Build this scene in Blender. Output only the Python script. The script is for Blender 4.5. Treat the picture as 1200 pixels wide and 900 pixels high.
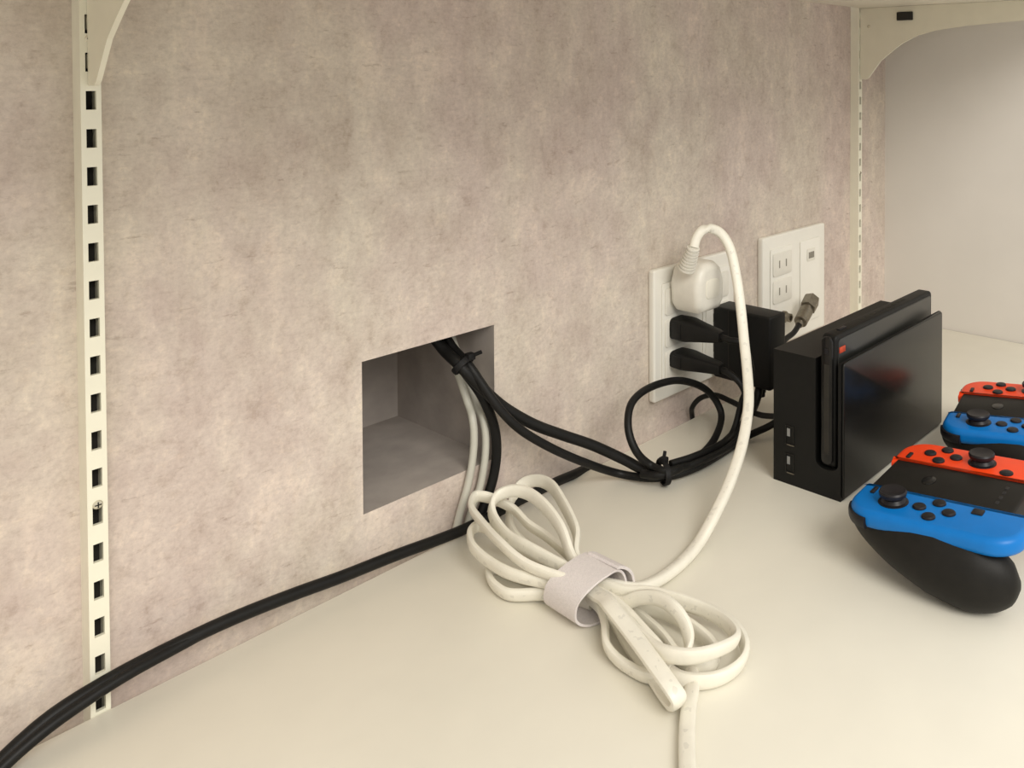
import bpy, bmesh, math, random
from mathutils import Vector, Matrix
from math import radians, pi, sin, cos, atan, tan

for o in list(bpy.data.objects):
    bpy.data.objects.remove(o, do_unlink=True)
SC = bpy.context.scene
COL = SC.collection

# ------------------------------------------------------------------ camera
# metres; wall_back is the plane y = 0, shelf top is z = 0, room lies towards -y
FPX = 992.0
cam_d = bpy.data.cameras.new('camera')
cam = bpy.data.objects.new('camera', cam_d)
COL.objects.link(cam)
SC.camera = cam
cam_d.sensor_fit = 'HORIZONTAL'
cam_d.sensor_width = 36.0
cam_d.lens = FPX / 1200.0 * 36.0
cam_d.shift_x = -(877.0 - 600.0) / 1200.0
cam_d.shift_y = -(450.0 - 108.78) / 1200.0
cam_d.clip_start = 0.01
cam.location = (0.0, -0.5225, 0.32)
cam.rotation_euler = (radians(90 - 1.2), 0.0, -(pi / 2 - atan(742.0 / 992.0)))

# ------------------------------------------------------------------ light
world = bpy.data.worlds.new('world')
SC.world = world
world.use_nodes = True
bg = world.node_tree.nodes['Background']
bg.inputs[0].default_value = (1.0, 0.97, 0.925, 1)
bg.inputs[1].default_value = 0.86

def area(name, loc, target, size, power, col):
    l = bpy.data.lights.new(name, 'AREA')
    l.shape = 'DISK'
    l.size = size
    l.energy = power
    l.color = col
    o = bpy.data.objects.new(name, l)
    COL.objects.link(o)
    o.location = loc
    o.rotation_euler = (Vector(target) - Vector(loc)).to_track_quat('-Z', 'Y').to_euler()
    return o
area('room_lamp', (-0.35, -2.2, 1.70), (0.4, -0.1, 0.1), 1.4, 54, (1.0, 0.965, 0.90))

SC.view_settings.view_transform = 'Standard'
SC.view_settings.look = 'None'
SC.view_settings.gamma = 1.0
SC.view_settings.use_curve_mapping = False
SC.view_settings.exposure = 0.0

# ------------------------------------------------------------------ materials
def mat(name, col, rough=0.5, metal=0.0, noise=0.0, nscale=60.0, bump=0.0, bscale=400.0, coat=0.0, spec=0.5):
    m = bpy.data.materials.new(name)
    m.use_nodes = True
    nt = m.node_tree
    b = nt.nodes['Principled BSDF']
    b.inputs['Roughness'].default_value = rough
    b.inputs['Metallic'].default_value = metal
    b.inputs['Specular IOR Level'].default_value = spec
    b.inputs['Coat Weight'].default_value = coat
    tc = nt.nodes.new('ShaderNodeTexCoord')
    n = nt.nodes.new('ShaderNodeTexNoise')
    n.inputs['Scale'].default_value = nscale
    n.inputs['Detail'].default_value = 4
    nt.links.new(tc.outputs['Object'], n.inputs['Vector'])
    r = nt.nodes.new('ShaderNodeValToRGB')
    k = noise
    r.color_ramp.elements[0].position = 0.3
    r.color_ramp.elements[1].position = 0.7
    r.color_ramp.elements[0].color = [c * (1 - k) for c in col] + [1]
    r.color_ramp.elements[1].color = [min(1, c * (1 + k)) for c in col] + [1]
    nt.links.new(n.outputs['Fac'], r.inputs['Fac'])
    nt.links.new(r.outputs['Color'], b.inputs['Base Color'])
    if bump:
        n2 = nt.nodes.new('ShaderNodeTexNoise')
        n2.inputs['Scale'].default_value = bscale
        n2.inputs['Detail'].default_value = 3
        nt.links.new(tc.outputs['Object'], n2.inputs['Vector'])
        bp = nt.nodes.new('ShaderNodeBump')
        bp.inputs['Strength'].default_value = bump
        bp.inputs['Distance'].default_value = 0.001
        nt.links.new(n2.outputs['Fac'], bp.inputs['Height'])
        nt.links.new(bp.outputs['Normal'], b.inputs['Normal'])
    return m

def wallpaper():
    m = bpy.data.materials.new('wallpaper')
    m.use_nodes = True
    nt = m.node_tree
    L = nt.links.new
    b = nt.nodes['Principled BSDF']
    b.inputs['Roughness'].default_value = 0.8
    b.inputs['Specular IOR Level'].default_value = 0.25
    tc = nt.nodes.new('ShaderNodeTexCoord')
    def noise(scale, detail, rough, stretch, dist=0.0):
        mp = nt.nodes.new('ShaderNodeMapping')
        mp.inputs['Scale'].default_value = stretch
        L(tc.outputs['Object'], mp.inputs['Vector'])
        n = nt.nodes.new('ShaderNodeTexNoise')
        n.inputs['Scale'].default_value = scale
        n.inputs['Detail'].default_value = detail
        n.inputs['Roughness'].default_value = rough
        n.inputs['Distortion'].default_value = dist
        L(mp.outputs['Vector'], n.inputs['Vector'])
        return n.outputs['Fac']
    def ramp(fac, stops):
        r = nt.nodes.new('ShaderNodeValToRGB')
        e = r.color_ramp.elements
        while len(e) < len(stops):
            e.new(0.5)
        for k, (p, c) in enumerate(stops):
            e[k].position = p
            e[k].color = (*c, 1)
        L(fac, r.inputs['Fac'])
        return r.outputs['Color']
    def mix(kind, fac, a, c):
        x = nt.nodes.new('ShaderNodeMix')
        x.data_type = 'RGBA'
        x.blend_type = kind
        if isinstance(fac, float):
            x.inputs['Factor'].default_value = fac
        else:
            L(fac, x.inputs['Factor'])
        L(a, x.inputs['A'])
        L(c, x.inputs['B'])
        return x.outputs['Result']
    big = ramp(noise(6, 4, 0.55, (1, 1, 0.7), 0.2), [(0.30, (0.555, 0.480, 0.425)), (0.50, (0.590, 0.520, 0.462)), (0.70, (0.625, 0.560, 0.496))])
    tint = ramp(noise(8, 6, 0.6, (1.2, 1, 0.6), 0.2), [(0.40, (1.0, 1.0, 0.965)), (0.60, (0.985, 0.945, 0.955))])
    c1 = mix('MULTIPLY', 1.0, big, tint)
    # worn plaster patches with ragged edges
    p1 = ramp(noise(22, 12, 0.74, (1.3, 1, 0.75), 0.05), [(0.38, (0.83, 0.80, 0.785)), (0.46, (0.94, 0.925, 0.915)), (0.53, (1.0, 1.0, 0.99)), (0.60, (1.12, 1.115, 1.08))])
    c2 = mix('MULTIPLY', 0.9, c1, p1)
    p2 = ramp(noise(75, 10, 0.74, (0.95, 1, 0.95), 0.1), [(0.37, (0.85, 0.825, 0.805)), (0.45, (0.985, 0.98, 0.98)), (0.55, (1.0, 1.0, 1.0)), (0.62, (1.10, 1.095, 1.07))])
    c3 = mix('MULTIPLY', 0.9, c2, p2)
    scuff = ramp(noise(110, 8, 0.72, (0.42, 1, 1.5), 0.2), [(0.33, (0.74, 0.71, 0.69)), (0.40, (1, 1, 1)), (0.60, (1, 1, 1)), (0.67, (1.12, 1.11, 1.08))])
    c4 = mix('MULTIPLY', 0.9, c3, scuff)
    fine = ramp(noise(330, 4, 0.75, (0.8, 1, 1.1)), [(0.34, (0.89, 0.88, 0.87)), (0.5, (1, 1, 1)), (0.66, (1.07, 1.07, 1.06))])
    c5 = mix('MULTIPLY', 1.0, c4, fine)
    L(c5, b.inputs['Base Color'])
    bp = nt.nodes.new('ShaderNodeBump')
    bp.inputs['Strength'].default_value = 0.25
    bp.inputs['Distance'].default_value = 0.001
    L(noise(160, 6, 0.6, (0.8, 1, 1.3)), bp.inputs['Height'])
    L(bp.outputs['Normal'], b.inputs['Normal'])
    return m

def cord_mat():
    # white jacket with faint embossed print along the flat side (uv: x = metres along, y = around)
    m = mat('cord_white', (0.80, 0.765, 0.66), 0.42, noise=0.03, nscale=150)
    nt = m.node_tree
    L = nt.links.new
    b = nt.nodes['Principled BSDF']
    base = b.inputs['Base Color'].links[0].from_socket
    uv = nt.nodes.new('ShaderNodeUVMap')
    sp = nt.nodes.new('ShaderNodeSeparateXYZ')
    L(uv.outputs['UV'], sp.inputs[0])
    mp = nt.nodes.new('ShaderNodeMapping')
    mp.inputs['Scale'].default_value = (260, 9, 1)
    L(uv.outputs['UV'], mp.inputs['Vector'])
    n = nt.nodes.new('ShaderNodeTexNoise')
    n.inputs['Scale'].default_value = 1.0
    n.inputs['Detail'].default_value = 1
    L(mp.outputs['Vector'], n.inputs['Vector'])
    def mth(op, a, v):
        x = nt.nodes.new('ShaderNodeMath')
        x.operation = op
        if isinstance(a, (int, float)):
            x.inputs[0].default_value = a
        else:
            L(a, x.inputs[0])
        if isinstance(v, (int, float)):
            x.inputs[1].default_value = v
        else:
            L(v, x.inputs[1])
        return x.outputs[0]
    band = mth('LESS_THAN', mth('ABSOLUTE', mth('SUBTRACT', sp.outputs['Y'], 0.25), 0.0), 0.055)
    ink = mth('GREATER_THAN', n.outputs['Fac'], 0.60)
    fac = mth('MULTIPLY', mth('MULTIPLY', band, ink), 0.22)
    mx = nt.nodes.new('ShaderNodeMix')
    mx.data_type = 'RGBA'
    L(fac, mx.inputs['Factor'])
    L(base, mx.inputs['A'])
    mx.inputs['B'].default_value = (0.36, 0.34, 0.30, 1)
    L(mx.outputs['Result'], b.inputs['Base Color'])
    return m

M = {
    'wallpaper': wallpaper(),
    'lining': mat('recess_shade_tone', (0.390, 0.345, 0.310), 0.8, noise=0.12, nscale=45, bump=0.2, bscale=200),  # darker than the wallpaper: shade of the recess put into the colour
    'shelf': mat('shelf_laminate', (0.800, 0.765, 0.660), 0.42, noise=0.015, nscale=30, bump=0.02, bscale=900),
    'paint': mat('white_wall_paint', (0.70, 0.665, 0.61), 0.75, noise=0.02, nscale=14, bump=0.05, bscale=300),
    'rail': mat('cream_enamel', (0.80, 0.77, 0.63), 0.38, noise=0.02, nscale=80),
    'bracket': mat('cream_bracket', (0.76, 0.72, 0.58), 0.4, noise=0.02, nscale=60),
    'screw': mat('screw_steel', (0.62, 0.58, 0.46), 0.4, 0.6, noise=0.1, nscale=500),
    'plate': mat('plate_plastic', (0.80, 0.775, 0.70), 0.35, noise=0.015, nscale=60),
    'socket': mat('socket_plastic', (0.74, 0.71, 0.63), 0.4, noise=0.03, nscale=120),
    'slot': mat('slot_dark', (0.03, 0.027, 0.022), 0.7, noise=0.1, spec=0.2),
    'pslot': mat('outlet_slot_grey', (0.24, 0.22, 0.18), 0.7, noise=0.1),
    'cord': cord_mat(),
    'wcable': mat('grey_white_cable', (0.50, 0.485, 0.415), 0.45, noise=0.03),
    'velcro': mat('lavender_fabric', (0.72, 0.665, 0.645), 0.9, noise=0.05, nscale=700, bump=0.5, bscale=1500),
    'bcable': mat('black_rubber', (0.007, 0.0066, 0.006), 0.5, noise=0.2, nscale=90, spec=0.25),
    'bplastic': mat('black_matt_plastic', (0.0075, 0.0072, 0.0064), 0.5, spec=0.22, noise=0.12, nscale=200, bump=0.06, bscale=1800),
    'bgloss': mat('black_gloss_plastic', (0.008, 0.0075, 0.007), 0.24, noise=0.1, nscale=100, spec=0.32),
    'glass': mat('screen_glass', (0.014, 0.014, 0.012), 0.30, noise=0.05, spec=0.6),
    'btab': mat('black_tie', (0.007, 0.0066, 0.0066), 0.6, noise=0.1, spec=0.25),
    'metal': mat('dull_nickel', (0.24, 0.215, 0.17), 0.4, 0.9, noise=0.15, nscale=300),
    'tongue': mat('port_grey', (0.26, 0.26, 0.25), 0.4, noise=0.1),
    'blue': mat('neon_blue_plastic', (0.002, 0.165, 0.52), 0.38, noise=0.04, nscale=100, spec=0.3),
    'red': mat('neon_red_plastic', (0.93, 0.066, 0.010), 0.38, noise=0.03, nscale=100, spec=0.3),
    'redspot': mat('dull_red', (0.42, 0.045, 0.012), 0.5, noise=0.2, nscale=300),
    'button': mat('button_black', (0.012, 0.0105, 0.0125), 0.42, noise=0.1, spec=0.3),
    'grip': mat('grip_black', (0.012, 0.0108, 0.009), 0.5, spec=0.2, noise=0.1, nscale=150, bump=0.05, bscale=1500),
}

# ------------------------------------------------------------------ mesh helpers
def link(name, me, m, parent=None, smooth=True):
    if m is not None:
        me.materials.clear()
        me.materials.append(M[m])
    if smooth:
        for p in me.polygons:
            p.use_smooth = True
        me.set_sharp_from_angle(angle=radians(38))
    o = bpy.data.objects.new(name, me)
    COL.objects.link(o)
    if parent is not None:
        o.parent = parent
    return o

def obj(name, bm, m, parent=None, smooth=True):
    bmesh.ops.recalc_face_normals(bm, faces=bm.faces)
    me = bpy.data.meshes.new(name)
    bm.to_mesh(me)
    bm.free()
    return link(name, me, m, parent, smooth)

def tag(o, label, cat, group=None):
    o['label'] = label
    o['category'] = cat
    if group:
        o['group'] = group
    return o

def thing(name, label, cat, loc=(0, 0, 0), rz=0.0, group=None):
    o = bpy.data.objects.new(name, None)
    o.empty_display_size = 0.02
    COL.objects.link(o)
    o.location = loc
    o.rotation_euler = (0, 0, rz)
    return tag(o, label, cat, group)

def box(bm, x0, x1, y0, y1, z0, z1, bev=0.0, seg=2):
    g = bmesh.ops.create_cube(bm, size=1.0)
    vs = g['verts']
    for v in vs:
        v.co = Vector((x0 + (v.co.x + .5) * (x1 - x0), y0 + (v.co.y + .5) * (y1 - y0), z0 + (v.co.z + .5) * (z1 - z0)))
    if bev:
        es = list({e for v in vs for e in v.link_edges})
        bmesh.ops.bevel(bm, geom=es, offset=bev, segments=seg, profile=0.5, affect='EDGES')

def BX(*a, **k):
    bm = bmesh.new()
    box(bm, *a, **k)
    return bm

def catmull(pts, n):
    P = [Vector(p) for p in pts]
    out = []
    for i in range(len(P) - 1):
        p0 = P[i - 1] if i else P[0] * 2 - P[1]
        p1, p2 = P[i], P[i + 1]
        p3 = P[i + 2] if i + 2 < len(P) else P[-1] * 2 - P[-2]
        for k in range(n):
            t = k / n
            out.append(0.5 * ((2 * p1) + (p2 - p0) * t + (2 * p0 - 5 * p1 + 4 * p2 - p3) * t * t + (3 * p1 - p0 - 3 * p2 + p3) * t ** 3))
    out.append(P[-1])
    return out

def sweep(bm, pts, a, b=None, hint=None, n=5, seg=12, power=2.0, radii=None):
    """tube along pts; a = half width along hint, b = half thickness"""
    b = a if b is None else b
    C = catmull(pts, n)
    if hint is not None and isinstance(hint[0], (tuple, list)):
        H = catmull(hint, n)
    else:
        H = None
    uvl = bm.loops.layers.uv.verify()
    T = []
    for i in range(len(C)):
        t = C[min(i + 1, len(C) - 1)] - C[max(i - 1, 0)]
        T.append(t.normalized())
    up = Vector((0, 0, 1)) if abs(T[0].z) < 0.9 else Vector((0, 1, 0))
    rings, dist, s = [], [], 0.0
    for i, c in enumerate(C):
        t = T[i]
        if hint is not None:
            up = (H[i] if H else Vector(hint)).normalized()
        w = up - t * up.dot(t)
        if w.length < 1e-4:
            w = prev
        w.normalize()
        prev = w
        if hint is None:
            up = w
        d = t.cross(w)
        if i:
            s += (c - C[i - 1]).length
        dist.append(s)
        sc = 1.0 if radii is None else radii[min(int(i / max(1, n)), len(radii) - 1)] if not n else (
            radii[min(i // n, len(radii) - 1)] * (1 - (i % n) / n) + radii[min(i // n + 1, len(radii) - 1)] * ((i % n) / n))
        ring = []
        for k in range(seg):
            th = 2 * pi * k / seg
            cx, sx = cos(th), sin(th)
            e = 2.0 / power
            px = math.copysign(abs(cx) ** e, cx) * a * sc
            py = math.copysign(abs(sx) ** e, sx) * b * sc
            ring.append(bm.verts.new(c + w * px + d * py))
        rings.append(ring)
    for i in range(len(rings) - 1):
        for k in range(seg):
            k2 = (k + 1) % seg
            f = bm.faces.new((rings[i][k], rings[i][k2], rings[i + 1][k2], rings[i + 1][k]))
            for lp, (du, dv) in zip(f.loops, ((dist[i], k), (dist[i], k + 1), (dist[i + 1], k + 1), (dist[i + 1], k))):
                lp[uvl].uv = (du, dv / seg)
    bm.faces.new(rings[0][::-1])
    bm.faces.new(rings[-1])

def tube(name, pts, r, m, parent=None, **k):
    bm = bmesh.new()
    sweep(bm, pts, r, **k)
    return obj(name, bm, m, parent)

def extrude_poly(bm, pts, f):
    """pts 2-D outline; f(p, s) gives the 3-D point on side s (0 or 1)"""
    A = [bm.verts.new(f(p, 0)) for p in pts]
    B = [bm.verts.new(f(p, 1)) for p in pts]
    n = len(pts)
    bm.faces.new(A[::-1])
    bm.faces.new(B)
    for i in range(n):
        j = (i + 1) % n
        bm.faces.new((A[i], A[j], B[j], B[i]))

def slab(outline, z0, z1, r, seg=4, tf=None):
    """convex outline (ccw) extruded from z0 to z1 with rounded rims of radius r"""
    n = len(outline)
    N = []
    for i in range(n):
        p, q, s = Vector(outline[i - 1]), Vector(outline[i]), Vector(outline[(i + 1) % n])
        d1, d2 = (q - p).normalized(), (s - q).normalized()
        n1, n2 = Vector((d1.y, -d1.x)), Vector((d2.y, -d2.x))
        nn = (n1 + n2).normalized()
        N.append(nn / max(0.5, nn.dot(n1)))
    prof = []
    for k in range(seg + 1):
        t = k / seg * pi / 2
        prof.append((r * (1 - sin(t)), z0 + r * (1 - cos(t))))
    for k in range(seg + 1):
        t = k / seg * pi / 2
        prof.append((r * (1 - cos(t)), z1 - r * (1 - sin(t))))
    bm = bmesh.new()
    rings = []
    for ins, z in prof:
        ring = []
        for i in range(n):
            q = Vector(outline[i]) - N[i] * ins
            v = Vector((q.x, q.y, z))
            ring.append(bm.verts.new(tf(v) if tf else v))
        rings.append(ring)
    for i in range(len(rings) - 1):
        for k in range(n):
            bm.faces.new((rings[i][k], rings[i][(k + 1) % n], rings[i + 1][(k + 1) % n], rings[i + 1][k]))
    bm.faces.new(rings[0][::-1])
    bm.faces.new(rings[-1])
    return bm

def round_rect(x0, x1, y0, y1, rs, seg=6):
    """ccw outline; rs = radii of corners (x0,y0),(x1,y0),(x1,y1),(x0,y1)"""
    out = []
    for (cx, cy, sx, sy, a0, r) in ((x0, y0, 1, 1, 180, rs[0]), (x1, y0, -1, 1, 270, rs[1]), (x1, y1, -1, -1, 0, rs[2]), (x0, y1, 1, -1, 90, rs[3])):
        for k in range(seg + 1):
            a = radians(a0 + 90.0 * k / seg)
            out.append((cx + sx * r + r * cos(a), cy + sy * r + r * sin(a)))
    return out

def lathe(bm, prof, origin, axis, seg=20):
    ax = Vector(axis).normalized()
    u = ax.orthogonal().normalized()
    v = ax.cross(u)
    rings = []
    for r, h in prof:
        rings.append([bm.verts.new(Vector(origin) + ax * h + (u * cos(2 * pi * k / seg) + v * sin(2 * pi * k / seg)) * max(r, 1e-5)) for k in range(seg)])
    for i in range(len(rings) - 1):
        for k in range(seg):
            bm.faces.new((rings[i][k], rings[i][(k + 1) % seg], rings[i + 1][(k + 1) % seg], rings[i + 1][k]))
    bm.faces.new(rings[0][::-1])
    bm.faces.new(rings[-1])

# ------------------------------------------------------------------ cable centre lines (metres)
PATHS = {
    'loop1': [(0.3488, -0.1500, 0.0087), (0.3525, -0.1381, 0.0102), (0.3567, -0.1203, 0.0162), (0.3703, -0.1050, 0.0220), (0.3860, -0.0726, 0.0260), (0.3945, -0.0509, 0.0270), (0.3950, -0.0353, 0.0260), (0.3898, -0.0254, 0.0220), (0.3801, -0.0253, 0.0140), (0.3681, -0.0390, 0.0080), (0.3591, -0.0607, 0.0060), (0.3516, -0.1060, 0.0080), (0.3484, -0.1500, 0.0068)],
    'loop2': [(0.3471, -0.1500, 0.0166), (0.3486, -0.1278, 0.0196), (0.3561, -0.1072, 0.0304), (0.3625, -0.0839, 0.0350), (0.3646, -0.0648, 0.0370), (0.3610, -0.0522, 0.0370), (0.3544, -0.0451, 0.0340), (0.3473, -0.0473, 0.0300), (0.3425, -0.0574, 0.0260), (0.3374, -0.0774, 0.0240), (0.3367, -0.0978, 0.0240), (0.3410, -0.1305, 0.0195), (0.3437, -0.1500, 0.0166)],
    'loop3': [(0.3517, -0.1500, 0.0116), (0.3591, -0.1096, 0.0137), (0.3620, -0.0861, 0.0160), (0.3621, -0.0677, 0.0180), (0.3647, -0.0491, 0.0210), (0.3611, -0.0380, 0.0250), (0.3539, -0.0298, 0.0290), (0.3481, -0.0273, 0.0300), (0.3392, -0.0370, 0.0290), (0.3332, -0.0566, 0.0280), (0.3257, -0.0853, 0.0280), (0.3243, -0.1151, 0.0245), (0.3364, -0.1500, 0.0195)],
    'loop4': [(0.3478, -0.1500, 0.0066), (0.3501, -0.1106, 0.0077), (0.3495, -0.0834, 0.0100), (0.3463, -0.0612, 0.0130), (0.3446, -0.0471, 0.0160), (0.3410, -0.0400, 0.0170), (0.3325, -0.0445, 0.0170), (0.3241, -0.0602, 0.0170), (0.3214, -0.0807, 0.0160), (0.3220, -0.1041, 0.0160), (0.3345, -0.1314, 0.0136), (0.3409, -0.1500, 0.0116)],
    'loop5': [(0.3440, -0.1500, 0.0055), (0.3416, -0.1203, 0.0053), (0.3348, -0.0935, 0.0050), (0.3325, -0.0751, 0.0050), (0.3266, -0.0734, 0.0050), (0.3219, -0.0807, 0.0050), (0.3189, -0.0915, 0.0050), (0.3196, -0.1038, 0.0050), (0.3298, -0.1182, 0.0057), (0.3368, -0.1293, 0.0060), (0.3419, -0.1500, 0.0055)],
    'strap': [(0.3413, -0.1420, 0.0166), (0.3349, -0.1623, 0.0195), (0.3317, -0.1726, 0.0220), (0.3268, -0.1836, 0.0235), (0.3203, -0.2061, 0.0210), (0.3129, -0.2286, 0.0190), (0.3086, -0.2441, 0.0160), (0.3090, -0.2483, 0.0120), (0.3111, -0.2446, 0.0065), (0.3154, -0.2350, 0.0040), (0.3222, -0.2185, 0.0040), (0.3277, -0.2007, 0.0050), (0.3375, -0.1764, 0.0075), (0.3435, -0.1565, 0.0085), (0.3448, -0.1420, 0.0072)],
    'loopr1': [(0.3424, -0.1420, 0.0087), (0.3377, -0.1608, 0.0102), (0.3303, -0.1737, 0.0092), (0.3200, -0.1862, 0.0080), (0.3174, -0.1961, 0.0060), (0.3172, -0.2066, 0.0050), (0.3181, -0.2175, 0.0050), (0.3230, -0.2239, 0.0050), (0.3289, -0.2246, 0.0060), (0.3326, -0.2169, 0.0090), (0.3355, -0.2016, 0.0120), (0.3401, -0.1824, 0.0137), (0.3432, -0.1654, 0.0138), (0.3447, -0.1420, 0.0117)],
    'loopr2': [(0.3458, -0.1420, 0.0145), (0.3458, -0.1573, 0.0170), (0.3489, -0.1708, 0.0170), (0.3556, -0.1834, 0.0177), (0.3617, -0.2003, 0.0170), (0.3654, -0.2171, 0.0160), (0.3635, -0.2334, 0.0170), (0.3580, -0.2455, 0.0180), (0.3506, -0.2507, 0.0190), (0.3367, -0.2491, 0.0210), (0.3266, -0.2421, 0.0210), (0.3215, -0.2307, 0.0200), (0.3226, -0.2176, 0.0180), (0.3297, -0.1955, 0.0160), (0.3419, -0.1689, 0.0124), (0.3442, -0.1420, 0.0105)],
    'tail': [(0.3440, -0.1420, 0.0120), (0.3442, -0.1700, 0.0125), (0.3469, -0.1846, 0.0198), (0.3481, -0.1982, 0.0240), (0.3467, -0.2117, 0.0240), (0.3457, -0.2208, 0.0190), (0.3440, -0.2247, 0.0120), (0.3400, -0.2275, 0.0070), (0.3363, -0.2331, 0.0040), (0.3275, -0.2412, 0.0040), (0.3153, -0.2495, 0.0040), (0.3004, -0.2613, 0.0040), (0.2856, -0.2746, 0.0040), (0.2677, -0.2911, 0.0040)],
    'loopr4': [(0.3489, -0.1420, 0.0075), (0.3534, -0.1680, 0.0088), (0.3667, -0.1871, 0.0100), (0.3718, -0.2059, 0.0100), (0.3746, -0.2227, 0.0090), (0.3719, -0.2366, 0.0080), (0.3649, -0.2473, 0.0070), (0.3553, -0.2522, 0.0060), (0.3438, -0.2508, 0.0050), (0.3335, -0.2443, 0.0050), (0.3269, -0.2324, 0.0050), (0.3297, -0.2146, 0.0050), (0.3352, -0.1934, 0.0060), (0.3451, -0.1643, 0.0068), (0.3455, -0.1420, 0.0058)],
    'loopr5': [(0.3480, -0.1420, 0.0055), (0.3512, -0.1727, 0.0057), (0.3497, -0.1894, 0.0050), (0.3457, -0.2049, 0.0050), (0.3391, -0.2216, 0.0050), (0.3381, -0.2346, 0.0050), (0.3449, -0.2406, 0.0060), (0.3540, -0.2350, 0.0070), (0.3584, -0.2173, 0.0080), (0.3596, -0.1936, 0.0080), (0.3519, -0.1715, 0.0081), (0.3483, -0.1420, 0.0069)],
    'hang': [(0.5579, -0.0460, 0.1703), (0.5613, -0.0460, 0.1780), (0.5671, -0.0480, 0.1841), (0.5751, -0.0520, 0.1848), (0.5821, -0.0580, 0.1792), (0.5840, -0.0660, 0.1662), (0.5797, -0.0760, 0.1444), (0.5726, -0.0860, 0.1215), (0.5616, -0.0980, 0.0972), (0.5477, -0.1120, 0.0754), (0.5315, -0.1250, 0.0591), (0.5065, -0.1380, 0.0406), (0.4790, -0.1480, 0.0261), (0.4527, -0.1550, 0.0149), (0.4321, -0.1584, 0.0060), (0.4118, -0.1624, 0.0040), (0.3936, -0.1647, 0.0045), (0.3787, -0.1654, 0.0060), (0.3651, -0.1641, 0.0090), (0.3557, -0.1555, 0.0120), (0.3500, -0.1430, 0.0130)],
    'cableA': [(0.3350, 0.0400, 0.2000), (0.3360, 0.0360, 0.1650), (0.3508, 0.0180, 0.1274), (0.3539, -0.0020, 0.1152), (0.3651, -0.0100, 0.0985), (0.3817, -0.0150, 0.0791), (0.4029, -0.0220, 0.0612), (0.4254, -0.0290, 0.0470), (0.4483, -0.0370, 0.0332), (0.4695, -0.0480, 0.0178), (0.4789, -0.0594, 0.0100), (0.4854, -0.0742, 0.0090), (0.5078, -0.0813, 0.0060), (0.5353, -0.0826, 0.0060), (0.5708, -0.0753, 0.0060), (0.6002, -0.0688, 0.0080), (0.6250, -0.0630, 0.0170), (0.6380, -0.0600, 0.0330)],
    'cableB': [(0.3500, 0.0440, 0.2000), (0.3500, 0.0380, 0.1650), (0.3592, 0.0180, 0.1265), (0.3595, -0.0040, 0.1147), (0.3651, -0.0140, 0.0994), (0.3735, -0.0220, 0.0815), (0.3881, -0.0280, 0.0627), (0.4129, -0.0340, 0.0417), (0.4411, -0.0400, 0.0221), (0.4679, -0.0449, 0.0060), (0.4783, -0.0672, 0.0050), (0.4935, -0.0804, 0.0050), (0.5178, -0.0862, 0.0050), (0.5487, -0.0863, 0.0050), (0.5840, -0.0850, 0.0060), (0.6040, -0.0960, 0.0120), (0.6120, -0.1180, 0.0300), (0.6120, -0.1420, 0.0450)],
    'loop': [(0.5039, -0.0856, 0.0100), (0.4814, -0.0842, 0.0140), (0.4777, -0.0696, 0.0160), (0.4675, -0.0640, 0.0296), (0.4683, -0.0550, 0.0457), (0.4822, -0.0460, 0.0587), (0.5113, -0.0400, 0.0611), (0.5488, -0.0380, 0.0548), (0.5799, -0.0420, 0.0381), (0.5882, -0.0520, 0.0171), (0.5649, -0.0640, 0.0059), (0.5302, -0.0740, 0.0041), (0.4919, -0.0863, 0.0120), (0.4770, -0.0794, 0.0110), (0.4726, -0.0654, 0.0100)],
    'cableC': [(0.6080, -0.0060, -0.0300), (0.5996, -0.0080, 0.0004), (0.5938, -0.0140, 0.0125), (0.5942, -0.0240, 0.0227), (0.5970, -0.0380, 0.0274), (0.5967, -0.0560, 0.0261), (0.5907, -0.0760, 0.0266), (0.5807, -0.1000, 0.0296), (0.5679, -0.1250, 0.0384), (0.5638, -0.1380, 0.0429)],
    'down': [(0.3420, 0.0460, 0.2000), (0.3430, 0.0400, 0.1650), (0.3569, 0.0220, 0.1238), (0.3629, 0.0040, 0.1059), (0.3707, -0.0060, 0.0872), (0.3790, -0.0075, 0.0637), (0.3811, -0.0075, 0.0441), (0.3783, -0.0070, 0.0261), (0.3727, -0.0065, 0.0125), (0.3657, -0.0060, -0.0034), (0.3627, -0.0060, -0.0237)],
    'w1': [(0.3550, 0.0400, 0.2000), (0.3570, 0.0300, 0.1500), (0.3669, 0.0100, 0.0872), (0.3648, -0.0020, 0.0720), (0.3640, -0.0040, 0.0524), (0.3589, -0.0050, 0.0300), (0.3503, -0.0060, 0.0093), (0.3433, -0.0060, -0.0149)],
    'w2': [(0.3620, 0.0440, 0.2000), (0.3640, 0.0340, 0.1500), (0.3755, 0.0140, 0.0837), (0.3749, 0.0000, 0.0682), (0.3741, -0.0040, 0.0488), (0.3688, -0.0050, 0.0242), (0.3594, -0.0060, 0.0067), (0.3522, -0.0060, -0.0159)],
    'long': [(0.0881, -0.0200, -0.0029), (0.1001, -0.0190, 0.0050), (0.1191, -0.0180, 0.0139), (0.1425, -0.0170, 0.0177), (0.1693, -0.0170, 0.0194), (0.1981, -0.0170, 0.0193), (0.2301, -0.0170, 0.0168), (0.2603, -0.0170, 0.0133), (0.2938, -0.0170, 0.0105), (0.3309, -0.0170, 0.0064), (0.3544, -0.0170, 0.0050), (0.3875, -0.0165, 0.0058), (0.4237, -0.0160, 0.0060), (0.4477, -0.0130, 0.0032), (0.4712, -0.0070, -0.0025), (0.4873, -0.0060, -0.0146), (0.4969, -0.0060, -0.0416)],
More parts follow.
